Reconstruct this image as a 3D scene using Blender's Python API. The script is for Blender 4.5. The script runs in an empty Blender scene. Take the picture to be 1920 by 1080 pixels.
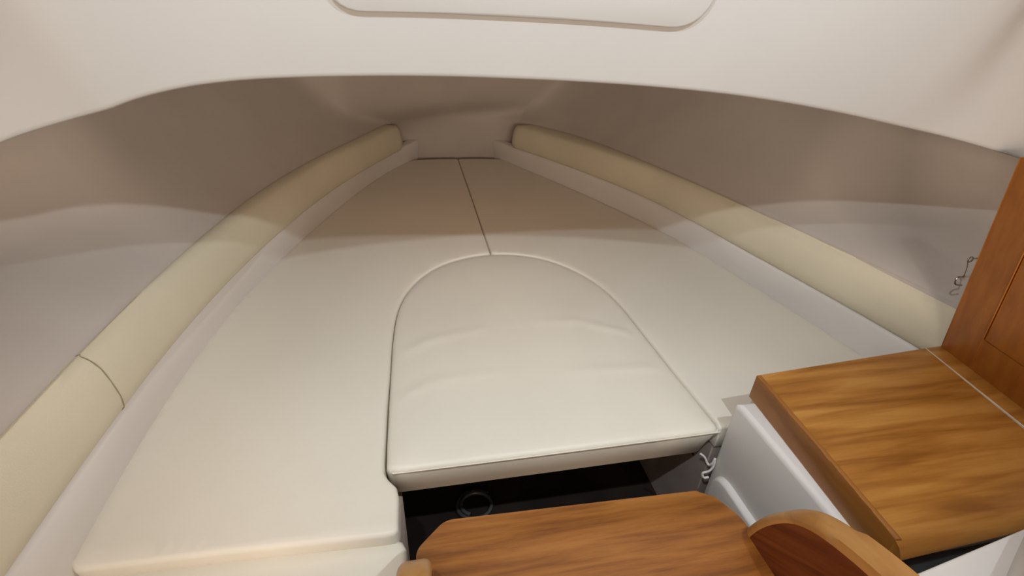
import bpy, bmesh, math, random
import numpy as np
from mathutils import Vector, Matrix, geometry, noise

C = bpy.context.scene.collection
scene = bpy.context.scene
PI = math.pi

# ------------------------------------------------------------------ camera
cam_d = bpy.data.cameras.new('camera')
cam_d.sensor_width = 36.0
cam_d.lens = 16.5
cam_d.clip_start = 0.01
cam = bpy.data.objects.new('camera', cam_d)
C.objects.link(cam)
cam.matrix_world = Matrix(((0.98223, 0.05874, -0.17823, 0.0),
                           (-0.18389, 0.49070, -0.85170, 0.0),
                           (0.03743, 0.86935, 0.49278, 0.65),
                           (0, 0, 0, 1)))
scene.camera = cam

# ------------------------------------------------------------------ world, lamps, exposure
w = bpy.data.worlds.new('world'); scene.world = w
w.use_nodes = True
w.node_tree.nodes['Background'].inputs[0].default_value = (1.0, 0.93, 0.85, 1)
w.node_tree.nodes['Background'].inputs[1].default_value = 0.02
scene.view_settings.view_transform = 'Standard'
scene.view_settings.look = 'None'
scene.view_settings.gamma = 1.0
scene.view_settings.use_curve_mapping = False
scene.view_settings.exposure = 0.06

def lamp(x, y, z, power):                     # the two recessed overhead downlights of the cabin
    d = bpy.data.lights.new('cabin_downlight', 'SPOT')
    d.spot_size = math.radians(100); d.spot_blend = 1.0
    d.shadow_soft_size = 0.012; d.energy = power
    d.color = (0.81, 0.935, 1.0)
    o = bpy.data.objects.new('cabin_downlight', d); C.objects.link(o)
    o.location = (x, y, z); o.rotation_euler = (Vector((0.25+(0.25 if x < 0.2 else -0.30), 1.3, 0.0))-Vector((x, y, z))).to_track_quat('-Z', 'Y').to_euler()      # canted forward by the slope of the overhead
    return o
lamp(-0.154, -0.037, 1.15, 25.5)
lamp(0.507, -0.046, 1.15, 25.5)
d = bpy.data.lights.new('aft_fill', 'AREA')      # added soft fill from behind the camera, source made up
d.shape = 'RECTANGLE'; d.size = 0.8; d.size_y = 0.4; d.energy = 27.0; d.color = (1.0, 0.79, 0.61)
o = bpy.data.objects.new('aft_fill', d); C.objects.link(o)
o.location = (0.15, -1.25, 0.44); o.rotation_euler = (math.radians(90), 0, 0)

d = bpy.data.lights.new('bow_fill', 'AREA')              # added warm fill hidden behind the lip, lifts the dark bow
d.shape = 'RECTANGLE'; d.size = 0.5; d.size_y = 0.6; d.energy = 0.25; d.color = (1.0, 0.42, 0.15)
o = bpy.data.objects.new('bow_fill', d); C.objects.link(o)
o.location = (0.2, 1.45, 0.58)

# ------------------------------------------------------------------ helpers
def lin(r, g, b):
    f = lambda c: (c/255/12.92) if c/255 <= 0.04045 else ((c/255+0.055)/1.055)**2.4
    return (f(r), f(g), f(b), 1)

def base_mat(name, rough=0.5, spec=0.4):
    m = bpy.data.materials.new(name); m.use_nodes = True
    b = m.node_tree.nodes['Principled BSDF']
    b.inputs['Roughness'].default_value = rough
    b.inputs['Specular IOR Level'].default_value = spec
    return m, m.node_tree, b

def mix_noise(name, c1, c2, scale=6, rough=0.5, spec=0.4, bump=0.0, bump_scale=200, bump2=0.0, coat=0.0):
    m, t, b = base_mat(name, rough, spec)
    tc = t.nodes.new('ShaderNodeTexCoord')
    n = t.nodes.new('ShaderNodeTexNoise'); n.inputs['Scale'].default_value = scale; n.inputs['Detail'].default_value = 4
    t.links.new(tc.outputs['Object'], n.inputs['Vector'])
    r = t.nodes.new('ShaderNodeValToRGB')
    r.color_ramp.elements[0].position = 0.35; r.color_ramp.elements[0].color = c1
    r.color_ramp.elements[1].position = 0.65; r.color_ramp.elements[1].color = c2
    t.links.new(n.outputs['Fac'], r.inputs['Fac'])
    t.links.new(r.outputs['Color'], b.inputs['Base Color'])
    b.inputs['Coat Weight'].default_value = coat
    b.inputs['Coat Roughness'].default_value = 0.15
    if bump:
        n2 = t.nodes.new('ShaderNodeTexNoise'); n2.inputs['Scale'].default_value = bump_scale
        t.links.new(tc.outputs['Object'], n2.inputs['Vector'])
        bp = t.nodes.new('ShaderNodeBump'); bp.inputs['Strength'].default_value = bump; bp.inputs['Distance'].default_value = 0.001
        t.links.new(n2.outputs['Fac'], bp.inputs['Height'])
        t.links.new(bp.outputs['Normal'], b.inputs['Normal'])
    return m

def wood(name, dark, mid, light, stretch=(1, 14, 14), rough=0.42, coat=0.1, scale=3.0, rot=0.0, dist=0.4):
    m, t, b = base_mat(name, rough, 0.4)
    tc = t.nodes.new('ShaderNodeTexCoord')
    mp = t.nodes.new('ShaderNodeMapping'); mp.inputs['Scale'].default_value = stretch
    vr = t.nodes.new('ShaderNodeVectorRotate'); vr.rotation_type = 'X_AXIS'; vr.inputs['Angle'].default_value = rot
    t.links.new(tc.outputs['Object'], vr.inputs['Vector']); t.links.new(vr.outputs['Vector'], mp.inputs['Vector'])
    n = t.nodes.new('ShaderNodeTexNoise'); n.inputs['Scale'].default_value = scale; n.inputs['Detail'].default_value = 2.5
    n.inputs['Roughness'].default_value = 0.45; n.inputs['Distortion'].default_value = dist
    t.links.new(mp.outputs['Vector'], n.inputs['Vector'])
    n2 = t.nodes.new('ShaderNodeTexNoise'); n2.inputs['Scale'].default_value = scale*9; n2.inputs['Detail'].default_value = 3
    t.links.new(mp.outputs['Vector'], n2.inputs['Vector'])
    mx = t.nodes.new('ShaderNodeMix'); mx.data_type = 'FLOAT'; mx.inputs[0].default_value = 0.16
    t.links.new(n.outputs['Fac'], mx.inputs[2]); t.links.new(n2.outputs['Fac'], mx.inputs[3])
    r = t.nodes.new('ShaderNodeValToRGB')
    e = r.color_ramp.elements
    e[0].position = 0.33; e[0].color = dark
    e[1].position = 0.66; e[1].color = light
    k = e.new(0.48); k.color = mid
    t.links.new(mx.outputs[0], r.inputs['Fac'])
    t.links.new(r.outputs['Color'], b.inputs['Base Color'])
    bp = t.nodes.new('ShaderNodeBump'); bp.inputs['Strength'].default_value = 0.12; bp.inputs['Distance'].default_value = 0.001
    t.links.new(n2.outputs['Fac'], bp.inputs['Height']); t.links.new(bp.outputs['Normal'], b.inputs['Normal'])
    b.inputs['Coat Weight'].default_value = coat; b.inputs['Coat Roughness'].default_value = 0.25
    return m

M_gel = mix_noise('white_gelcoat', (0.72, 0.69, 0.67, 1), (0.76, 0.73, 0.71, 1), 3, 0.35, 0.4)
M_liner = mix_noise('hull_liner', (0.485, 0.44, 0.41, 1), (0.515, 0.47, 0.435, 1), 5, 0.6, 0.25, 0.10, 350)
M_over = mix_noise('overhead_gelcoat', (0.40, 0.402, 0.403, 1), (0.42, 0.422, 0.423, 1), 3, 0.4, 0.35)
M_vinyl = mix_noise('cream_vinyl', (0.76, 0.71, 0.62, 1), (0.79, 0.74, 0.65, 1), 4, 0.42, 0.4, 0.15, 500)
M_bol = mix_noise('bolster_vinyl', (0.65, 0.60, 0.47, 1), (0.70, 0.645, 0.51, 1), 4, 0.5, 0.3, 0.15, 500)
M_pipe = mix_noise('piping_vinyl', (0.74, 0.68, 0.58, 1), (0.78, 0.72, 0.62, 1), 10, 0.35, 0.5)
M_teak = wood('teak_worktop', (0.255, 0.094, 0.014, 1), (0.38, 0.155, 0.027, 1), (0.50, 0.235, 0.052, 1), (1.3, 15, 4), dist=0.55)
M_tread = wood('teak_tread', (0.14, 0.045, 0.006, 1), (0.22, 0.078, 0.012, 1), (0.29, 0.115, 0.022, 1), (2, 22, 22), scale=4)
M_cheek_shade = wood('teak_cheek_shaded', (0.07, 0.014, 0.003, 1), (0.11, 0.022, 0.004, 1), (0.15, 0.036, 0.008, 1), (8, 1.6, 30), scale=4, rot=0.64)  # cheek face: shade put into a darker wood colour
M_panel = wood('teak_panel', (0.27, 0.088, 0.010, 1), (0.31, 0.102, 0.0125, 1), (0.345, 0.12, 0.016, 1), (26, 26, 2.5), scale=3)
M_edge_lit = wood('teak_edge_lit', (0.34, 0.15, 0.036, 1), (0.40, 0.19, 0.052, 1), (0.46, 0.23, 0.07, 1), (14, 2.5, 14))  # cheek edge: light on it put into a paler wood colour
M_edge = wood('teak_edging', (0.23, 0.082, 0.012, 1), (0.29, 0.108, 0.017, 1), (0.35, 0.14, 0.026, 1), (10, 1.2, 10))
M_seam = mix_noise('seam_thread', (0.20, 0.17, 0.11, 1), (0.26, 0.22, 0.15, 1), 60, 0.7)
M_caulk = mix_noise('pale_caulk', (0.62, 0.52, 0.40, 1), (0.72, 0.62, 0.50, 1), 40, 0.6)
M_ply = wood('plywood', (0.20, 0.09, 0.03, 1), (0.30, 0.14, 0.05, 1), (0.38, 0.19, 0.08, 1), (3, 10, 40))
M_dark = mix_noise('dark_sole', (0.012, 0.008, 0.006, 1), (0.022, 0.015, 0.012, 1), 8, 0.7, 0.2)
M_groove = mix_noise('dark_joint', (0.05, 0.02, 0.006, 1), (0.08, 0.03, 0.01, 1), 20, 0.8, 0.1)
M_black = mix_noise('hose_and_gap_black', (0.05, 0.05, 0.05, 1), (0.07, 0.07, 0.07, 1), 20, 0.3, 0.6)  # rubber of the hose, and painted shade in the worktop gap
M_screw = mix_noise('screw', (0.03, 0.02, 0.02, 1), (0.05, 0.035, 0.03, 1), 20, 0.4)
M_locker = mix_noise('locker_lining', (0.34, 0.28, 0.25, 1), (0.38, 0.32, 0.29, 1), 12, 0.7, 0.2)
M_cord = mix_noise('white_cord', (0.72, 0.68, 0.66, 1), (0.8, 0.76, 0.74, 1), 60, 0.4)
M_chrome, _t, _b = base_mat('polished_steel', 0.12, 0.5)
_b.inputs['Base Color'].default_value = (0.42, 0.40, 0.37, 1); _b.inputs['Metallic'].default_value = 1.0

def link(name, verts, faces, mat, parent=None, smooth=True, sharp=None):
    off = parent_loc(parent)
    if parent is None:
        v = np.array(verts); off = Vector(((v[:, 0].min()+v[:, 0].max())/2, (v[:, 1].min()+v[:, 1].max())/2, v[:, 2].min()))
    me = bpy.data.meshes.new(name)
    me.from_pydata([tuple(Vector(p)-off) for p in verts], [], faces)
    me.validate()
    bm = bmesh.new(); bm.from_mesh(me)
    bmesh.ops.recalc_face_normals(bm, faces=bm.faces)
    bm.to_mesh(me); bm.free()
    me.materials.append(mat)
    if smooth:
        me.polygons.foreach_set('use_smooth', [True]*len(me.polygons))
        if sharp: me.set_sharp_from_angle(angle=math.radians(sharp))
    o = bpy.data.objects.new(name, me); C.objects.link(o)
    if parent is None:
        o.location = off
    else:
        o.parent = parent
    return o

def parent_loc(p):
    v = Vector((0, 0, 0))
    while p is not None:
        v += p.location; p = p.parent
    return v

def tag(o, label, cat, group=None, kind=None):
    o['label'] = label; o['category'] = cat
    if group: o['group'] = group
    if kind: o['kind'] = kind
    return o

def thing(name, loc, label, cat, group=None):
    o = bpy.data.objects.new(name, None); C.objects.link(o)
    o.location = loc; o.empty_display_size = 0.05
    return tag(o, label, cat, group)

def struct(o):
    o['kind'] = 'structure'; return o

def sm(pts, n, closed=False, deg=None):
    """smooth resample of a polyline (Catmull-Rom) to about n points"""
    P = [np.array(p, float) for p in pts]
    out = []
    m = len(P)
    segs = m if closed else m-1
    k = max(1, round(n/segs))
    for i in range(segs):
        if closed:
            a, b, c, d = P[(i-1) % m], P[i], P[(i+1) % m], P[(i+2) % m]
        else:
            b, c = P[i], P[i+1]
            a = P[i-1] if i > 0 else 2*b-c
            d = P[i+2] if i+2 < m else 2*c-b
        for j in range(k):
            t = j/k
            out.append(0.5*((2*b)+(c-a)*t+(2*a-5*b+4*c-d)*t*t+(3*b-a-3*c+d)*t**3))
    if not closed: out.append(P[-1])
    return out

def dens(pts, step):
    """densify a closed polyline with straight pieces"""
    out = []
    m = len(pts)
    for i in range(m):
        a = np.array(pts[i], float); b = np.array(pts[(i+1) % m], float)
        k = max(1, int(np.linalg.norm(b-a)/step))
        for j in range(k): out.append(a+(b-a)*j/k)
    return out

def roundcorner(pts, radii, n=5):
    out = []
    m = len(pts)
    for i in range(m):
        p = np.array(pts[i], float); r = radii[i] if isinstance(radii, (list, tuple)) else radii
        if r <= 0: out.append(p); continue
        a = np.array(pts[i-1], float); b = np.array(pts[(i+1) % m], float)
        ua = (a-p)/np.linalg.norm(a-p); ub = (b-p)/np.linalg.norm(b-p)
        for j in range(n+1):
            t = j/n
            q0 = p+ua*r; q1 = p+ub*r
            out.append((1-t)**2*q0+2*t*(1-t)*p+t*t*q1)
    return out

def poly_dist(P, A):
    """distance of points P (n,2) to the closed outline A (m,2)"""
    B = np.roll(A, -1, axis=0)
    best = np.full(len(P), 1e9)
    for a, b in zip(A, B):
        d = b-a; L = d@d
        if L < 1e-14: continue
        t = np.clip(((P-a)@d)/L, 0, 1)
        q = a+t[:, None]*d
        best = np.minimum(best, np.hypot(*(P-q).T))
    return best

def inside(P, A):
    B = np.roll(A, -1, axis=0)
    r = np.zeros(len(P), bool)
    for a, b in zip(A, B):
        c = ((a[1] > P[:, 1]) != (b[1] > P[:, 1]))
        with np.errstate(divide='ignore', invalid='ignore'):
            xx = (b[0]-a[0])*(P[:, 1]-a[1])/(b[1]-a[1])+a[0]
        r ^= c & (P[:, 0] < xx)
    return r

def signed_area(A):
    B = np.roll(A, -1, axis=0)
    return 0.5*np.sum(A[:, 0]*B[:, 1]-B[:, 0]*A[:, 1])

def cushion(name, outline, ztop, thick, mat, parent=None, r=0.014, dome=0.004, step=0.022, relief=None, undercut=0.0, ymax=0.6, span=0.15, **k):
    """upholstered slab: rounded upper edge, a slightly domed top, upright sides and a flat underside"""
    A = np.array(dens(outline, 0.011))
    if signed_area(A) < 0: A = A[::-1]
    m = len(A)
    T = np.roll(A, -1, axis=0)-np.roll(A, 1, axis=0)
    T /= np.maximum(np.linalg.norm(T, axis=1), 1e-9)[:, None]
    N = np.stack([-T[:, 1], T[:, 0]], 1)                # inward
    pts = [A]; cons = []
    for q in (0.12, 0.4, 0.8):
        R = A+N*r*q
        ok = inside(R, A) & (poly_dist(R, A) > r*q*0.8)
        b0 = sum(len(p) for p in pts); idx = np.cumsum(ok)-1
        cons += [(b0+idx[i], b0+idx[(i+1) % m]) for i in range(m) if ok[i] and ok[(i+1) % m]]
        pts.append(R[ok])
    x = np.arange(A[:, 0].min(), A[:, 0].max(), step); y = np.arange(A[:, 1].min(), A[:, 1].max(), step)
    G = np.array([(a+(0.5*step if j % 2 else 0), b) for j, b in enumerate(y) for a in x])
    G = G[inside(G, A)]; G = G[poly_dist(G, A) > r*1.1]
    pts.append(G)
    allp = np.concatenate(pts)
    res = geometry.delaunay_2d_cdt([Vector(p) for p in allp], [(i, (i+1) % m) for i in range(m)]+[(int(a), int(b)) for a, b in cons], [], 1, 1e-6)
    V2 = np.array([tuple(p) for p in res[0]]); F = [list(f) for f in res[2]]
    d = poly_dist(V2, A)
    z = np.where(d < r, ztop-r+np.sqrt(np.maximum(r*r-(r-np.minimum(d, r))**2, 0)), ztop)
    z += dome*(1-np.exp(-np.maximum(d-r, 0)/0.06))-dome
    if relief is not None: z += np.array([relief(px, py) for px, py in V2])*np.clip((d-r)/0.03, 0, 1)
    verts = [(p[0], p[1], zz) for p, zz in zip(V2, z)]
    # which output vertices are the outline, in order
    orig = {}
    for i, src in enumerate(res[3]):
        for s in src: orig[s] = i
    ring = [orig[i] for i in range(m)]
    zb = ztop-thick
    prev = ring
    for zz, ins in ((ztop-r-(thick-r)*0.5, -0.0015), (zb+0.004, 0.0), (zb, 0.004)):
        b = len(verts)
        for i in range(m):
            uc = undercut*min(1, max(0, (ymax-A[i][1])/span))*(ztop-zz)/thick
            verts.append((A[i][0]+N[i][0]*ins, A[i][1]+N[i][1]*ins+uc, zz))
        cur = list(range(b, b+m))
        for i in range(m):
            F.append([prev[i], prev[(i+1) % m], cur[(i+1) % m], cur[i]])
        prev = cur
    F.append(prev[::-1])
    return link(name, verts, F, mat, parent, True, k.get('sharp', 60))

def slab(name, outline, z0, z1, mat, parent=None, bev=0.003, segs=2, shape=None):
    """board from a plan outline with rounded upper and lower edges; shape(x, y, z) may move points"""
    A = np.array(outline, float)
    if signed_area(A) < 0: A = A[::-1]
    bm = bmesh.new()
    lo = [bm.verts.new((p[0], p[1], z0)) for p in A]; hi = [bm.verts.new((p[0], p[1], z1)) for p in A]
    m = len(A)
    bm.faces.new(hi); bm.faces.new(lo[::-1])
    for i in range(m): bm.faces.new((lo[i], lo[(i+1) % m], hi[(i+1) % m], hi[i]))
    if bev:
        ed = [e for e in bm.edges if abs(e.verts[0].co.z-e.verts[1].co.z) < 1e-6]
        bmesh.ops.bevel(bm, geom=ed, offset=bev, segments=segs, affect='EDGES', profile=0.5)
    return frombm(name, bm, mat, parent)

def frombm(name, bm, mat, parent=None, sharp=45, fn=None):
    bm.verts.index_update()
    V = [tuple(fn(v.co) if fn else v.co) for v in bm.verts]; F = [[v.index for v in f.verts] for f in bm.faces]
    bm.free()
    return link(name, V, F, mat, parent, True, sharp)

def box(name, a, b, mat, parent=None, bev=0.004):
    return slab(name, [(a[0], a[1]), (b[0], a[1]), (b[0], b[1]), (a[0], b[1])], a[2], b[2], mat, parent, bev)

def tube(name, pts, rad, mat, parent=None, n=8, closed=False):
    P = [Vector(p) for p in pts]; V = []; F = []
    m = len(P)
    up = Vector((0.2, 0.3, 1)).normalized()
    for i, p in enumerate(P):
        t = (P[(i+1) % m]-P[i-1]) if closed else (P[min(i+1, m-1)]-P[max(i-1, 0)])
        t.normalize()
        u = t.cross(up)
        if u.length < 1e-4: u = t.cross(Vector((1, 0, 0)))
        u.normalize(); v = u.cross(t)
        r = rad[i] if isinstance(rad, (list, tuple)) else rad
        for j in range(n):
            a = 2*PI*j/n; V.append(p+(u*math.cos(a)+v*math.sin(a))*r)
    for i in range(m if closed else m-1):
        for j in range(n):
            F.append([i*n+j, i*n+(j+1) % n, ((i+1) % m)*n+(j+1) % n, ((i+1) % m)*n+j])
    if not closed:
        F.append(list(range(n))[::-1]); F.append([(m-1)*n+j for j in range(n)])
    return link(name, V, F, mat, parent, True, 50)

def loft(rows, closed_u=False):
    """grid mesh from rows of points"""
    n = len(rows[0]); V = [tuple(p) for r in rows for p in r]; F = []
    for i in range(len(rows)-1):
        for j in range(n-1 if not closed_u else n):
            F.append([i*n+j, i*n+(j+1) % n, (i+1)*n+(j+1) % n, (i+1)*n+j])
    return V, F

# ------------------------------------------------------------------ the plan lines of the forepeak (metres)
CUSH_L = [(-0.493, 0.455), (-0.500, 0.490), (-0.507, 0.597), (-0.508, 0.764), (-0.500, 1.005), (-0.471, 1.223), (-0.438, 1.367),
          (-0.406, 1.514), (-0.350, 1.737), (-0.278, 1.991), (-0.191, 2.242), (-0.115, 2.415), (-0.050, 2.526)]
BAND_L = [(-0.470, 0.10), (-0.480, 0.30), (-0.485, 0.405), (-0.489, 0.522), (-0.494, 0.678), (-0.490, 0.816), (-0.480, 0.937), (-0.454, 1.171), (-0.412, 1.396),
          (-0.333, 1.741), (-0.233, 2.013), (-0.140, 2.257), (-0.080, 2.390)]
TOP_L = [(-0.480, 0.10), (-0.500, 0.30), (-0.507, 0.494), (-0.515, 0.682), (-0.514, 0.784), (-0.505, 0.954), (-0.492, 1.183), (-0.468, 1.381), (-0.421, 1.616),
         (-0.332, 1.897), (-0.220, 2.212), (-0.150, 2.430), (-0.110, 2.540)]
CUSH_R = [(0.452, 2.518), (0.560, 2.275), (0.661, 2.048), (0.778, 1.742), (0.868, 1.502), (0.915, 1.300), (0.949, 1.087), (0.976, 0.890),
          (0.995, 0.766), (1.010, 0.696), (1.020, 0.560)]
BAND_R = [(0.478, 2.420), (0.561, 2.275), (0.657, 2.064), (0.765, 1.817), (0.832, 1.640), (0.893, 1.377), (0.928, 1.125), (0.959, 0.956),
          (0.982, 0.834), (1.000, 0.712), (1.010, 0.590), (1.018, 0.45)]
TOP_R = [(0.505, 2.530), (0.620, 2.400), (0.714, 2.240), (0.800, 1.980), (0.861, 1.694), (0.906, 1.447), (0.936, 1.265), (0.960, 1.090),
         (0.982, 0.955), (1.000, 0.839), (1.010, 0.697), (1.020, 0.60), (1.03, 0.45)]

def station(poly, n):
    P = sm(poly, 120); d = [0]
    for a, b in zip(P[:-1], P[1:]): d.append(d[-1]+np.linalg.norm(b-a))
    s = np.linspace(0, d[-1], n); P = np.array(P)
    return np.stack([np.interp(s, d, P[:, 0]), np.interp(s, d, P[:, 1])], 1)
def faired(poly):
    H = np.array(station(poly, 72))
    for _ in range(60): H[1:-1] = (H[:-2]+2*H[1:-1]+H[2:])/4
    return [tuple(p) for p in H]
CUSH_L, BAND_L, TOP_L, CUSH_R, BAND_R, TOP_R = [faired(q) for q in (CUSH_L, BAND_L, TOP_L, CUSH_R, BAND_R, TOP_R)]

# ------------------------------------------------------------------ hull sides and bow
def hull_base():
    L = TOP_L; R = TOP_R
    bow = [(-0.06, 2.585), (0.06, 2.598), (0.20, 2.602), (0.34, 2.598), (0.45, 2.575)]
    left_aft = [(-0.50, -1.3), (-0.50, -0.9), (-0.49, -0.4), (-0.488, -0.1)]
    right_aft = [(1.04, 0.2), (1.05, -0.1), (1.05, -0.4), (1.05, -0.9), (1.05, -1.3)]
    return left_aft+L+bow+R+right_aft
HB = [np.array(p) for p in station(hull_base(), 190)]
HT = []
for i in range(len(HB)):
    t = HB[min(i+2, len(HB)-1)]-HB[max(i-2, 0)]; t /= np.linalg.norm(t)
    HT.append(np.array((-t[1], t[0])))         # outward
for _ in range(6):
    HT = [HT[0]]+[(HT[i-1]+HT[i]+HT[i+1])/np.linalg.norm(HT[i-1]+HT[i]+HT[i+1]) for i in range(1, len(HT)-1)]+[HT[-1]]
FLARE = [(-0.36, 0.03), (0.02, 0.022), (0.10, 0.014), (0.16, 0.006), (0.195, 0.004), (0.208, 0.014), (0.222, 0.027), (0.238, 0.041), (0.26, 0.058), (0.28, 0.073), (0.30, 0.088), (0.35, 0.12), (0.42, 0.15), (0.50, 0.178), (0.60, 0.205), (0.80, 0.245), (1.22, 0.28)]
def ss(a, b, x):
    t = min(1, max(0, (x-a)/(b-a))); return t*t*(3-2*t)
def hull_row(z, off, i0, i1):
    row = []
    for i in range(i0, i1):
        wd = 0.17*ss(1.12, 0.80, HB[i][1])*ss(0.195, 0.34, z)
        x = HB[i][0]+HT[i][0]*(off+wd+0.45*ss(0.42, 0.62, z)*ss(0.95, 0.75, HB[i][1])); y = HB[i][1]+HT[i][1]*off
        if y > 1.6:                                   # the bow panel leans aft across the stem
            yc = 2.24+(x+0.26)*0.33-(z-0.24)*0.5+0.13*max(0, 1-((x-0.16)/0.45)**2)+0.2*(1-ss(0.06, 0.32, z))
            k = 0.09; h = max(k-abs(y-yc), 0)/k
            y = min(y, yc)-h*h*k*0.25
        row.append((x, y, z))
    return row
def first(cond): return next(i for i in range(len(HB)) if cond(HB[i]))
iA = first(lambda p: p[1] > 2.50); iB = first(lambda p: p[1] > 2.3 and p[0] > 0.52)
for nm, a, b in (('wall_left', 0, iA+1), ('wall_bow', iA, iB+1), ('wall_right', iB, len(HB))):
    V, F = loft([hull_row(z, o, a, b) for z, o in FLARE])
    struct(link(nm, V, F, M_liner, None, True))

# sole and cabin behind the camera
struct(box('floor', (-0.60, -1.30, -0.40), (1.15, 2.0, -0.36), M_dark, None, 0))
struct(box('wall_back', (-0.95, -1.34, -0.40), (1.5, -1.30, 1.24), M_gel, None, 0))

# ------------------------------------------------------------------ overhead: raked white face that ends in an arched lip
LIP = [(-1.10, 0.36, 0.25), (-0.80, 0.54, 0.37), (-0.60, 0.612, 0.452), (-0.52, 0.634, 0.488), (-0.469, 0.646, 0.510), (-0.438, 0.654, 0.521), (-0.401, 0.664, 0.532), (-0.363, 0.672, 0.5425),
       (-0.337, 0.678, 0.552), (-0.306, 0.685, 0.5605), (-0.265, 0.693, 0.5685), (-0.205, 0.703, 0.575), (-0.123, 0.716, 0.5785),
       (-0.019, 0.727, 0.5805), (0.093, 0.735, 0.5800), (0.256, 0.737, 0.5765), (0.411, 0.729, 0.5697), (0.537, 0.716, 0.560),
       (0.665, 0.697, 0.5445), (0.793, 0.670, 0.524), (0.884, 0.648, 0.508), (0.992, 0.616, 0.484), (1.15, 0.56, 0.445), (1.35, 0.46, 0.38), (1.6, 0.3, 0.28)]
LS = sm(LIP, 120)
XC = 0.205
def lip_at(x):
    for p, q in zip(LS[:-1], LS[1:]):
        if p[0] <= x <= q[0]:
            t = (x-p[0])/(q[0]-p[0]); return p+(q-p)*t
    return LS[-1]
def face(x, v, out=0.0):
    p = lip_at(x)
    k = ss(0.575, 0.69, abs(x-XC)); sg = 1 if x > XC else -1
    dx = 0.0; dy = -0.45*(1-k)-0.10*k
    n = Vector((0, -1, -0.45)).normalized()
    return (p[0]+dx*v+n.x*out, p[1]+dy*v+n.y*out, p[2]+v+n.z*out)
xs = [p[0] for p in LS]
rows = []
for v in (0.0, 0.004, 0.02, 0.05, 0.09, 0.14, 0.2, 0.28, 0.38, 0.5, 0.64):
    rows.append([face(x, v) for x in xs])
# roll the lip under and forward
under = [[(p[0], p[1]+0.004, p[2]-0.002) for p in LS], [(p[0], p[1]+0.018, p[2]+0.004) for p in LS]]
V, F = loft(under[::-1]+rows)
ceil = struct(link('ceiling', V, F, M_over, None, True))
rows = [[(p[0], p[1]+0.018, p[2]+0.004) for p in LS]]
for t in (0.15, 0.4, 0.7, 1.0):
    rows.append([((1-t)*p[0]+t*(XC+(p[0]-XC)*0.45), (1-t)*(p[1]+0.018)+t*2.98, (1-t)*(p[2]+0.004)+t*0.58+0.09*math.sin(PI*t)**0.5) for p in LS])
V, F = loft(rows)
link('deckhead', V, F, M_gel, ceil, True)
box('overhead_panel', (-1.3, -1.32, 1.19), (1.9, 0.62, 1.22), M_gel, ceil, 0)
# raised hatch liner on the raked face
hp = roundcorner([(-0.098, 0.0745), (0.402, 0.0805), (0.402, 0.36), (-0.098, 0.36)], [0.042, 0.05, 0.05, 0.05], 7)
hp = dens(hp, 0.012)
cx, cv = 0.152, 0.22
rowsH = []
for s, o in ((1.0, -0.002), (1.0, 0.003), (0.996, 0.0052), (0.985, 0.006), (0.8, 0.006), (0.5, 0.006), (0.2, 0.006), (0.001, 0.006)):
    row = []
    for p in hp:
        if s > 0.9:
            d = np.array((p[0]-cx, p[1]-cv)); L = np.linalg.norm(d); e = {1.0: 0, 0.996: 0.0015, 0.985: 0.005}[s]
            q = d*(1-e/L)
        else: q = np.array((p[0]-cx, p[1]-cv))*s
        row.append(face(cx+q[0], cv+q[1], o))
    rowsH.append(row)
V, F = loft(rowsH, True)
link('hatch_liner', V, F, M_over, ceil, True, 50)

# ------------------------------------------------------------------ moulded ledges along the hull
def aty(poly, ys):
    P = np.array(sm(poly, 160)); o = np.argsort(P[:, 1]); return np.interp(ys, P[o, 1], P[o, 0])

def ledge(name, cush, band, sgn, y0):
    ys = np.linspace(y0, 2.60, 60)
    xb = aty(cush, ys); xt = aty(band, ys)
    # past the ends of the measured lines run on in a straight line
    def ext(poly, ys, x):
        P = np.array(sorted(poly, key=lambda p: p[1])); a, b = P[-2], P[-1]
        return np.where(ys > b[1], b[0]+(ys-b[1])*(b[0]-a[0])/(b[1]-a[1]), x)
    xb = ext(cush, ys, xb); xt = ext(band, ys, xt)
    rows = []
    for y, a, b in zip(ys, xb, xt):
        a -= sgn*0.003
        b = b if (b-a)*sgn > -0.01 else a-sgn*0.01
        rows.append([(a, y, -0.34), (a, y, -0.03), (a+(b-a)*0.5, y, 0.03), (b-sgn*0.001, y, 0.074), (b+sgn*0.004, y, 0.084), (b+sgn*0.012, y, 0.087), (b+sgn*0.05, y, 0.087), (b+sgn*0.06, y, -0.34)])
    V, F = loft(rows, True)
    n = 8; F.append(list(range(n))); F.append([len(V)-n+i for i in range(n)][::-1])
    return struct(link(name, V, F, M_gel, None, True, 60))
ledge('trim_1', CUSH_L, BAND_L, -1, 0.12)
ledge('trim_2', CUSH_R, BAND_R, 1, 0.40)

# ------------------------------------------------------------------ berth platforms
L_EDGE = [p for p in CUSH_L]
plL = [(-0.062, 0.46), (-0.062, 0.545), (-0.0905, 0.55), (-0.0905, 1.37), (0.2115, 1.37), (0.2115, 2.54), (-0.04, 2.52)]+[(p[0]+0.01, p[1]) for p in L_EDGE[::-1][1:]]
plL[-1] = (-0.485, 0.46)
plR = [(0.2125, 2.54), (0.2125, 1.37), (0.5315, 1.37), (0.5315, 0.56), (1.0, 0.56)]+[(p[0]-0.01, p[1]) for p in CUSH_R[::-1][1:]]
struct(slab('trim_3', plL, -0.36, -0.062, M_locker, None, 0.002, 1))
struct(slab('trim_4', plR, -0.36, -0.062, M_locker, None, 0.002, 1))
struct(box('trim_5', (-0.49, -0.60, -0.36), (-0.064, 0.448, -0.114), M_gel, None, 0.004))

struct(box('fill_screen', (-0.50, -0.66, -0.36), (0.0, -0.62, 0.36), M_gel, None, 0.006))      # added unseen screen, keeps the aft fill off the left cushion

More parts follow.
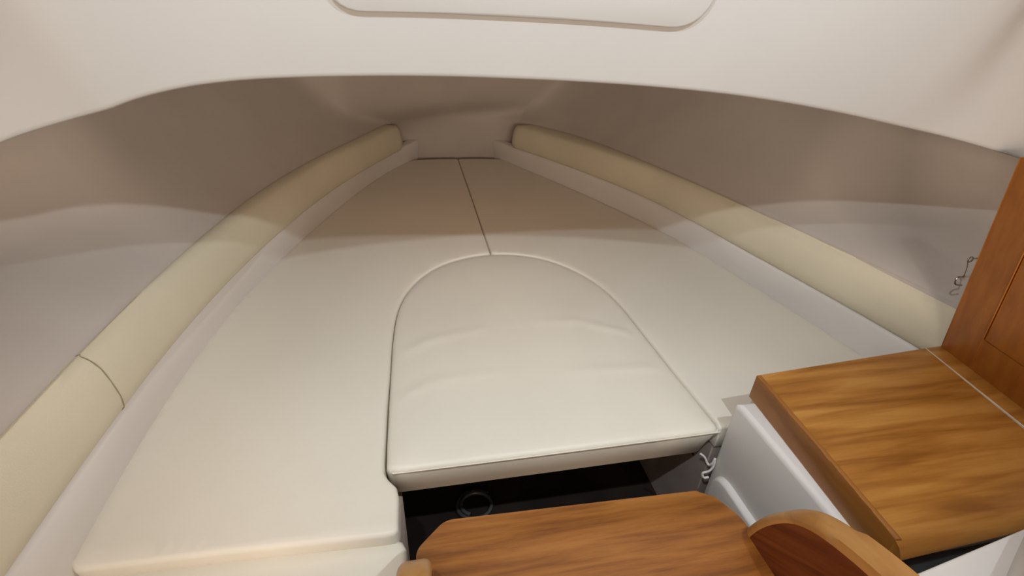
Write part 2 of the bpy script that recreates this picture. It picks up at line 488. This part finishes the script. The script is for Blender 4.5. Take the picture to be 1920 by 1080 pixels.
# ------------------------------------------------------------------ berth cushions
ARC = [(-0.086, 0.815), (-0.085, 0.930), (-0.078, 1.037), (-0.058, 1.129), (-0.014, 1.222), (0.052, 1.297), (0.138, 1.342), (0.217, 1.354),
       (0.300, 1.340), (0.385, 1.290), (0.452, 1.205), (0.493, 1.108), (0.511, 1.002), (0.516, 0.887), (0.521, 0.730)]
ARCS = [tuple(p) for p in sm(ARC, 56)]
iTop = max(range(len(ARCS)), key=lambda i: ARCS[i][1])
g = 0.0013
def outset(P, d):
    Q = []
    for i, p in enumerate(P):
        a = np.array(P[max(i-1, 0)]); b = np.array(P[min(i+1, len(P)-1)]); t = b-a; t /= np.linalg.norm(t)
        Q.append((p[0]-t[1]*d, p[1]+t[0]*d))
    return Q
arcO = outset(ARCS, g)
hullL = [tuple(p) for p in sm(CUSH_L, 50)]
hullR = [tuple(p) for p in sm(CUSH_R, 50)]
outL = [(-0.480, 0.452), (-0.300, 0.447), (-0.082, 0.4365), (-0.068, 0.437), (-0.062, 0.444), (-0.0625, 0.500), (-0.066, 0.518), (-0.078, 0.533), (-0.0865, 0.548), (-0.0885, 0.575), (-0.089, 0.70)]
outL += arcO[:iTop-1]+[(0.2085, 1.3575), (0.2075, 2.0), (0.2050, 2.552), (0.10, 2.553), (-0.025, 2.540)]
outL += hullL[::-1][1:-1]+[(-0.492, 0.462)]
outR = [(0.2110, 1.3575)]+arcO[iTop+1:]+[(0.5265, 0.65), (0.532, 0.556), (0.60, 0.552), (1.005, 0.556)]
outR += [p for p in hullR[::-1] if p[1] > 0.57][:-1]+[(0.437, 2.538), (0.33, 2.553), (0.2074, 2.552), (0.2100, 2.0)]

def rel_soft(x, y):
    return 0.0018*noise.noise(Vector((x*5, y*4, 0.3)))
def ridge(x, y, pts, wdt, h):
    best = 0
    for (a, b), (c, d) in zip(pts[:-1], pts[1:]):
        if min(a, c) <= x <= max(a, c):
            yy = b+(d-b)*(x-a)/(c-a); e = (y-yy)/wdt
            if abs(e) < 3: best = h*math.exp(-e*e)
    return best
def rel_insert(x, y):
    z = 0.0016*noise.noise(Vector((x*5+3, y*5, 0.7)))
    z += ridge(x, y, [(-0.07, 0.715), (0.0, 0.755), (0.1, 0.765), (0.3, 0.745), (0.47, 0.735), (0.50, 0.73)], 0.012, 0.0022)*min(1, max(0, abs(x-0.2)/0.25))
    z += ridge(x, y, [(-0.07, 0.86), (0.0, 0.90), (0.2, 0.945), (0.36, 0.935), (0.48, 0.87)], 0.014, 0.0022)*min(1, max(0, abs(x-0.2)/0.2))
    return z
cL = cushion('berth_cushion', outL, 0.0, 0.06, M_vinyl, None, undercut=0.011, ymax=0.52, span=0.06, r=0.008, dome=0.002, relief=rel_soft)
tag(cL, 'long cream vinyl berth cushion on the left, curved along the hull up to the bow', 'cushion')
cR = cushion('berth_cushion', outR, 0.0, 0.06, M_vinyl, None, r=0.008, dome=0.002, relief=rel_soft)
tag(cR, 'long cream vinyl berth cushion on the right, running behind the teak worktop', 'cushion')

ins = thing('infill_cushion', (0.22, 0.95, -0.114), 'arch-shaped cream infill cushion in the middle, between the two long berth cushions', 'cushion')
outI = [(-0.066, 0.549), (0.20, 0.549), (0.515, 0.5505)]
outI = roundcorner([(-0.0865, 0.549), (0.5295, 0.5505)], 0)  # the straight front edge
outI = [(-0.0845, 0.560), (-0.078, 0.5515), (-0.064, 0.549), (0.20, 0.549), (0.516, 0.5505), (0.5265, 0.554), (0.5290, 0.566), (0.5255, 0.65)]+ARCS[::-1]+[(-0.0863, 0.70), (-0.0857, 0.60)]
cushion('cover', outI, 0.004, 0.106, M_vinyl, ins, r=0.012, dome=0.006, step=0.012, relief=rel_insert, undercut=0.032, ymax=0.71, span=0.155)
pip = [(-0.070, 0.5495, -0.0085), (-0.05, 0.5478, -0.0085), (0.2, 0.5476, -0.0085), (0.50, 0.5490, -0.0085), (0.518, 0.5502, -0.0085), (0.5285, 0.556, -0.0085)]
pp = tube('piping', sm(pip, 40), 0.0016, M_pipe, ins, 6); pp['label'] = 'pale piping along the front edge'
bb = box('base_board', (-0.058, 0.598, -0.114), (0.512, 1.25, -0.100), M_ply, ins, 0.002); bb['label'] = 'brown plywood base board'

low = [(-0.49, -0.50), (-0.12, -0.50), (-0.056, -0.48), (-0.052, 0.40), (-0.053, 0.436), (-0.058, 0.447), (-0.070, 0.453), (-0.30, 0.463), (-0.484, 0.468), (-0.488, 0.40)]
lc = cushion('settee_cushion', low, -0.030, 0.084, M_vinyl, None, r=0.012, step=0.03, relief=rel_soft)
tag(lc, 'lower cream settee cushion in the bottom left corner, in front of the long berth cushion', 'cushion')

# ------------------------------------------------------------------ padded bolsters on the hull
def bolster(name, band, top, sgn, ya, yb, label, capA=0.003, capB=0.03, flatB=False):
    n = max(12, int((yb-ya)/0.03))
    ys = list(np.linspace(ya+capA, yb-capB, n))
    ca = [ya+capA*(1-math.cos(a)) for a in np.linspace(0.15, PI/2, 4)[:-1]]
    cb = [yb-capB*(1-math.sin(a)) for a in np.linspace(0, PI/2-(0.02 if flatB else 0.1), 7)[1:]]
    allY = [(y, math.sqrt(max(0, 1-((ya+capA-y)/capA)**2))*0.01+0.99) for y in ca]+[(y, 1.0) for y in ys]+[(y, math.sqrt(max(0.0, 1-((y-(yb-capB))/capB)**2))*(0.01 if flatB else 1)+(0.99 if flatB else 0)) for y in cb]
    Y = np.array([a for a, _ in allY]); xb = aty(band, Y); xt = aty(top, Y)
    rows = []
    for (y, s), a, t in zip(allY, xb, xt):
        D = abs(t-a) if (t-a)*sgn > 0.02 else 0.02
        prof = [(D+0.016, 0.083), (0.012, 0.084), (0.003, 0.086), (-0.003, 0.094), (-0.005, 0.115), (-0.002, 0.145), (0.003, 0.170), (0.012, 0.187), (0.022, 0.196), (D*0.85+0.003, 0.199), (D+0.008, 0.196), (D+0.02, 0.18)]
        c = (D*0.8, 0.145)
        rows.append([(a+sgn*(c[0]+(o-c[0])*s), y, c[1]+(z-c[1])*s) for o, z in prof])
    V, F = loft(rows, True)
    k = len(rows[0]); F.append(list(range(k))); F.append([len(V)-k+i for i in range(k)][::-1])
    return tag(link(name, V, F, M_bol, None, True, 75), label, 'bolster')
bolster('hull_bolster', BAND_L, TOP_L, -1, 0.6597, 2.44, 'long yellowish cream padded bolster on the left hull side, reaching to the bow')
sb = bolster('hull_bolster', BAND_L, TOP_L, -1, 0.14, 0.659, 'short yellowish cream padded bolster at the left frame edge, this side of the seam', 0.003, 0.003, True)
xb0 = float(aty(BAND_L, np.array([0.659]))[0]); xt0 = float(aty(TOP_L, np.array([0.659]))[0]); D0 = max(abs(xt0-xb0), 0.02)
sp = [(xb0-o, 0.6592, z) for o, z in [(0.003, 0.0862), (-0.0028, 0.094), (-0.0048, 0.115), (-0.0018, 0.145), (0.0031, 0.170), (0.0122, 0.1870), (0.022, 0.1958), (D0*0.85+0.003, 0.1988), (D0+0.008, 0.1958)]]
st_ = tube('seam', sm(sp, 40), 0.0009, M_seam, sb, 6); st_['label'] = 'thin dark stitched seam'
bolster('hull_bolster', BAND_R, TOP_R, 1, 0.45, 2.45, 'yellowish cream padded bolster on the right hull side, running behind the wooden panel')

# ------------------------------------------------------------------ galley unit: white moulding, teak worktop, teak locker front
ped = thing('galley_moulding', (0.75, 0.35, -0.36), 'white moulded galley base under the teak worktop', 'cabinet')
def ped_body():
    bm = bmesh.new()
    X0, X1, Y0, Y1 = 0.534, 1.0, 0.262, 0.544
    pl = [(X0, Y0), (X1, Y0), (X1, Y1), (X0, Y1)]
    pl = roundcorner(pl, [0.006, 0.004, 0.004, 0.006], 3)
    m = len(pl)
    lv = []
    for z, e in ((-0.36, -0.006), (-0.05, 0.0), (0.060, 0.0005), (0.0655, 0.002), (0.0685, 0.005), (0.070, 0.010)):
        lv.append([bm.verts.new((min(max(p[0], X0+e), X1-e), min(max(p[1], Y0), Y1-max(e, 0)), z)) for p in pl])
    for a, b in zip(lv[:-1], lv[1:]):
        for i in range(m): bm.faces.new((a[i], a[(i+1) % m], b[(i+1) % m], b[i]))
    bm.faces.new(lv[-1]); bm.faces.new(lv[0][::-1])
    return frombm('body', bm, M_gel, ped, 40)
ped_body()
# proud rounded panel on the side of the base
def proud(name, prof, x0, x1, soft):
    """prof in (y, z); stands proud from x0 to x1 (towards -x) with a rounded border"""
    A = np.array(dens(prof, 0.01))
    if signed_area(A) < 0: A = A[::-1]
    m = len(A); T = np.roll(A, -1, 0)-np.roll(A, 1, 0); T /= np.linalg.norm(T, axis=1)[:, None]; N = np.stack([-T[:, 1], T[:, 0]], 1)
    V = []; F = []
    K = 6
    for k in range(K+1):
        a = PI/2*k/K
        for i in range(m):
            q = A[i]+N[i]*soft*(1-math.cos(a))
            V.append((x0+(x1-x0)*math.sin(a), q[0], q[1]))
    for k in range(K):
        for i in range(m): F.append([k*m+i, k*m+(i+1) % m, (k+1)*m+(i+1) % m, (k+1)*m+i])
    F.append([K*m+i for i in range(m)])
    return link(name, V, F, M_gel, ped, True, 50)
pr = roundcorner([(0.5285, -0.35), (0.5285, -0.083), (0.20, -0.083), (0.20, -0.35)], [0.0, 0.045, 0.02, 0.0], 8)
proud('side_panel', pr, 0.5345, 0.522, 0.008)
pr = roundcorner([(0.490, -0.345), (0.490, -0.122), (0.22, -0.122), (0.22, -0.345)], [0.0, 0.03, 0.02, 0.0], 8)
proud('side_panel', pr, 0.5225, 0.515, 0.006)
# raised moulding at the aft end of the worktop
slab('raised_end', [(0.44, 0.1815), (0.44, -0.55), (1.00, -0.55), (1.00, 0.2535)], -0.36, 0.19, M_gel, ped, 0.004, 3)
sl2 = slab('gap_shade', [(0.548, 0.1975), (0.548, 0.2615), (0.985, 0.2615), (0.985, 0.252)], -0.20, 0.045, M_black, ped, 0.004, 2); sl2['label'] = 'black strip added as shade in the worktop gap'  # dark strip added to deepen the shade behind the worktop
slab('coaming', [(0.612, 0.197), (0.533, 0.159), (0.445, 0.117), (0.445, -0.50), (0.995, -0.50), (0.995, 0.235)], 0.185, 0.24, M_gel, ped, 0.010, 4)
wt = thing('galley_worktop', (0.77, 0.40, 0.068), 'teak worktop slab on the white galley base, at the right edge', 'worktop')
# main board: fore edge, right seam, bullnosed aft edge
F0, F1 = (0.5685, 0.5555), (0.9605, 0.5825)      # fore corners
A0, A1 = (0.5415, 0.2300), (0.8860, 0.2410)      # aft corners
def wt_board():
    bm = bmesh.new()
    rows = []
    z1, z0 = 0.12, 0.070
    # side profile from fore-bottom over the top to the rounded aft edge (t runs fore to aft)
    prof = [(0.0, z0), (0.0, z1-0.002), (0.004, z1), (0.5, z1), (0.90, z1), (0.935, z1-0.0015), (0.962, z1-0.006), (0.980, z1-0.013), (0.984, z1-0.019), (0.965, z1-0.028), (0.90, z0)]
    for u in np.linspace(0, 1, 9):
        f = np.array(F0)*(1-u)+np.array(F1)*u; a = np.array(A0)*(1-u)+np.array(A1)*u
        rows.append([bm.verts.new((f[0]+(a[0]-f[0])*t, f[1]+(a[1]-f[1])*t, z)) for t, z in prof])
    n = len(prof)
    for r, s in zip(rows[:-1], rows[1:]):
        for i in range(n): bm.faces.new((r[i], r[(i+1) % n], s[(i+1) % n], s[i]))
    bm.faces.new(rows[0][::-1]); bm.faces.new(rows[-1])
    return frombm('board', bm, M_teak, wt, 35)
wt_board()
# pale edging strip along the left top edge
def strip(name, p, q, wdt, z0, z1, mat, parent):
    p = np.array(p); q = np.array(q); d = (q-p)/np.linalg.norm(q-p); n = np.array((d[1], -d[0]))
    pts = [p, q, q+n*wdt, p+n*wdt]
    return slab(name, pts, z0, z1, mat, parent, min(0.003, (z1-z0)*0.3, wdt*0.38), 2)
eb = strip('edge_strip', (0.5430, 0.2500), (0.5678, 0.5550), 0.0085, 0.0695, 0.1208, M_edge, wt); eb['label'] = 'smooth teak edging strip with a rounded top edge'
sl = strip('seam', (0.8855, 0.200), (0.9615, 0.5830), 0.0022, 0.112, 0.1205, M_caulk, wt); sl['label'] = 'thin pale caulked seam'
slab('back_strip', [(0.9635, 0.583), (1.003, 0.584), (0.927, 0.203), (0.8875, 0.200)], 0.070, 0.12, M_teak, wt, 0.002, 2)

# locker front: leaning wooden panel with a framed door
PO = Vector((0.999, 0.581, 0.12)); E1 = Vector((0.966, 0.41, 0.12))-PO; E2 = Vector((0.928, 0.581, 0.494))-PO
NP = E1.cross(E2).normalized()
if NP.x > 0: NP = -NP                                   # towards the cabin
lk = thing('locker_front', (0.985, 0.45, 0.1205), 'orange-brown teak locker front standing on the worktop at the right edge', 'cabinet')
def pboard(name, a0, a1, b0, b1, d0, d1, mat, bev=0.002):
    bm = bmesh.new()
    r = bmesh.ops.create_cube(bm, size=1.0)
    for v in bm.verts:
        a = a0 if v.co.x < 0 else a1; b = b0 if v.co.y < 0 else b1; d = d0 if v.co.z < 0 else d1
        v.co = PO+E1*a+E2*b+NP*d
    if bev: bmesh.ops.bevel(bm, geom=list(bm.edges), offset=bev, segments=2, affect='EDGES', profile=0.5)
    return frombm(name, bm, mat, lk, 40)
pboard('stile', 0.0, 0.377, 0.002, 1.0, -0.020, 0.0, M_panel, 0.001)
pboard('rail', 0.378, 1.34, 0.002, 0.174, -0.020, 0.0, M_panel, 0.001)
dr = pboard('door', 0.394, 1.34, 0.1795, 1.0, -0.019, -0.002, M_panel, 0.0008)
pboard('backing', 0.02, 1.33, 0.02, 0.99, -0.026, -0.020, M_groove, 0)

# chrome cabin hook on the forward edge of the locker front
hk = thing('cabin_hook', (0.985, 0.60, 0.305), 'small polished steel hook and eye hanging beside the wooden locker front', 'hook')
ey = []
for k in range(13):
    a = 2*PI*k/13; ey.append((0.9755+0.0052*math.cos(a), 0.60, 0.3052+0.0052*math.sin(a)))
tube('eye', ey, 0.0014, M_chrome, hk, 8, True)
tube('screw', [(0.980, 0.60, 0.3060), (0.990, 0.598, 0.3080), (1.002, 0.594, 0.3100)], [0.0012, 0.0018, 0.0022], M_chrome, hk, 8)
tube('rod', sm([(0.9735, 0.6005, 0.3000), (0.9775, 0.60, 0.2900), (0.9822, 0.60, 0.2700), (0.9790, 0.60, 0.2690), (0.9720, 0.60, 0.2690), (0.9685, 0.60, 0.2660), (0.9685, 0.60, 0.2600),
                (0.9720, 0.60, 0.2550), (0.9790, 0.60, 0.2520), (0.9900, 0.60, 0.2505)], 60), [0.0010]*13+[0.0016]*80, M_chrome, hk, 8)

# ------------------------------------------------------------------ companionway ladder in the foreground
ld = thing('companionway_ladder', (0.17, 0.2, -0.36), 'teak companionway ladder step between two rounded side cheeks, at the bottom edge', 'ladder')
tread = roundcorner([(-0.0310, 0.02), (0.386, 0.02), (0.386, 0.318), (0.360, 0.3655), (0.005, 0.3765), (-0.0310, 0.343)], [0.0, 0.0, 0.018, 0.018, 0.012, 0.010], 6)
slab('tread', tread, 0.070, 0.100, M_tread, ld, 0.004, 3)
# cheek profile in (y, z): rounded head, square foot
HEAD = [(0.306, 0.060), (0.308, 0.085), (0.304, 0.103), (0.296, 0.133), (0.2805, 0.166), (0.266, 0.190), (0.252, 0.2045), (0.236, 0.2145), (0.216, 0.223), (0.195, 0.231), (0.150, 0.243), (0.09, 0.252), (0.02, 0.256)]
def cheek(x0, x1, dy, dz):
    H = np.array(station(HEAD, 90))
    for _ in range(40): H[1:-1] = (H[:-2]+2*H[1:-1]+H[2:])/4
    H = H[::2]
    P = [(a+dy, b+dz) for a, b in H]
    Q = []
    for i, p in enumerate(P):
        a = np.array(P[max(i-1, 0)]); b = np.array(P[min(i+1, len(P)-1)]); t = b-a; t /= np.linalg.norm(t)
        Q.append((p[0]-t[1]*0.011, p[1]+t[0]*0.011))           # inner line of the pale lit edge
    def plate(name, O, mat, parent, bev, sel):
        bm = bmesh.new()
        A = [bm.verts.new((x0, a, b)) for a, b in O]; B = [bm.verts.new((x1, a, b)) for a, b in O]
        n = len(O)
        if sel is None:
            bm.faces.new(A); bm.faces.new(B[::-1])
        else:
            h = n//2
            for i in range(h-1):
                bm.faces.new((A[i], A[i+1], A[n-2-i], A[n-1-i])); bm.faces.new((B[i], B[n-1-i], B[n-2-i], B[i+1]))
        for i in range(n): bm.faces.new((A[i], A[(i+1) % n], B[(i+1) % n], B[i]))
        if bev:
            h = n//2
            vs = set(A[:h]) | set(B[:h])
            ed = [e for e in bm.edges if abs(e.verts[0].co.x-e.verts[1].co.x) < 1e-6 and e.verts[0] in vs and e.verts[1] in vs]
            bmesh.ops.bevel(bm, geom=ed, offset=bev, segments=3, affect='EDGES', profile=0.5)
        return frombm(name, bm, mat, parent, 40)
    body = plate('cheek', [(0.292+dy, -0.36)]+Q+[(0.02+dy, -0.36)], M_cheek_shade, ld, 0, None)  # dark face and pale edge carry shade and light in their colours
    body['label'] = 'reddish wooden cheek, face coloured dark for shade'
    eb = plate('lit_edge', P+Q[::-1], M_edge_lit, body, 0.0075, True)
    eb['label'] = 'rounded cheek edge, coloured pale as lit'
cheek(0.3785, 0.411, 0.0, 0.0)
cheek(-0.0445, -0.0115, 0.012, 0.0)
slab('tread', [(-0.02, 0.06), (0.385, 0.06), (0.385, 0.27), (-0.02, 0.27)], -0.16, -0.13, M_tread, ld, 0.004, 2)

# ------------------------------------------------------------------ in the footwell
hs = []
for k in range(34):
    a = PI*0.25+2*PI*k/33*1.55; r = 0.040-0.012*k/33
    hs.append((0.083+r*math.cos(a)*1.15, 0.712+r*math.sin(a), -0.352+0.006*k/33))
tag(tube('hose', hs, 0.0045, M_black, None, 8), 'coiled dark hose lying on the floor under the middle cushion', 'hose')
cd = sm([(0.508, 0.556, -0.072), (0.5170, 0.553, -0.080), (0.5230, 0.549, -0.092), (0.5265, 0.545, -0.094), (0.5280, 0.541, -0.085), (0.5300, 0.5405, -0.072), (0.5300, 0.5385, -0.090), (0.5250, 0.539, -0.104), (0.5150, 0.542, -0.112), (0.5180, 0.539, -0.122), (0.5270, 0.537, -0.120)], 60)
tag(tube('lashing_cord', cd, 0.0024, M_cord, None, 8), 'white lashing cord knotted below the corner of the middle cushion', 'cord')
for yy, zz in ((0.600, -0.125), (0.625, -0.125)):
    s = tube('screw', [(0.5325, yy, zz), (0.5290, yy, zz), (0.5282, yy, zz)], [0.0045, 0.0045, 0.002], M_screw, None, 10)
    tag(s, 'dark screw head in the footwell wall, ' + ('the one nearer the white galley base' if yy < 0.61 else 'the one farther from the galley base'), 'screw')
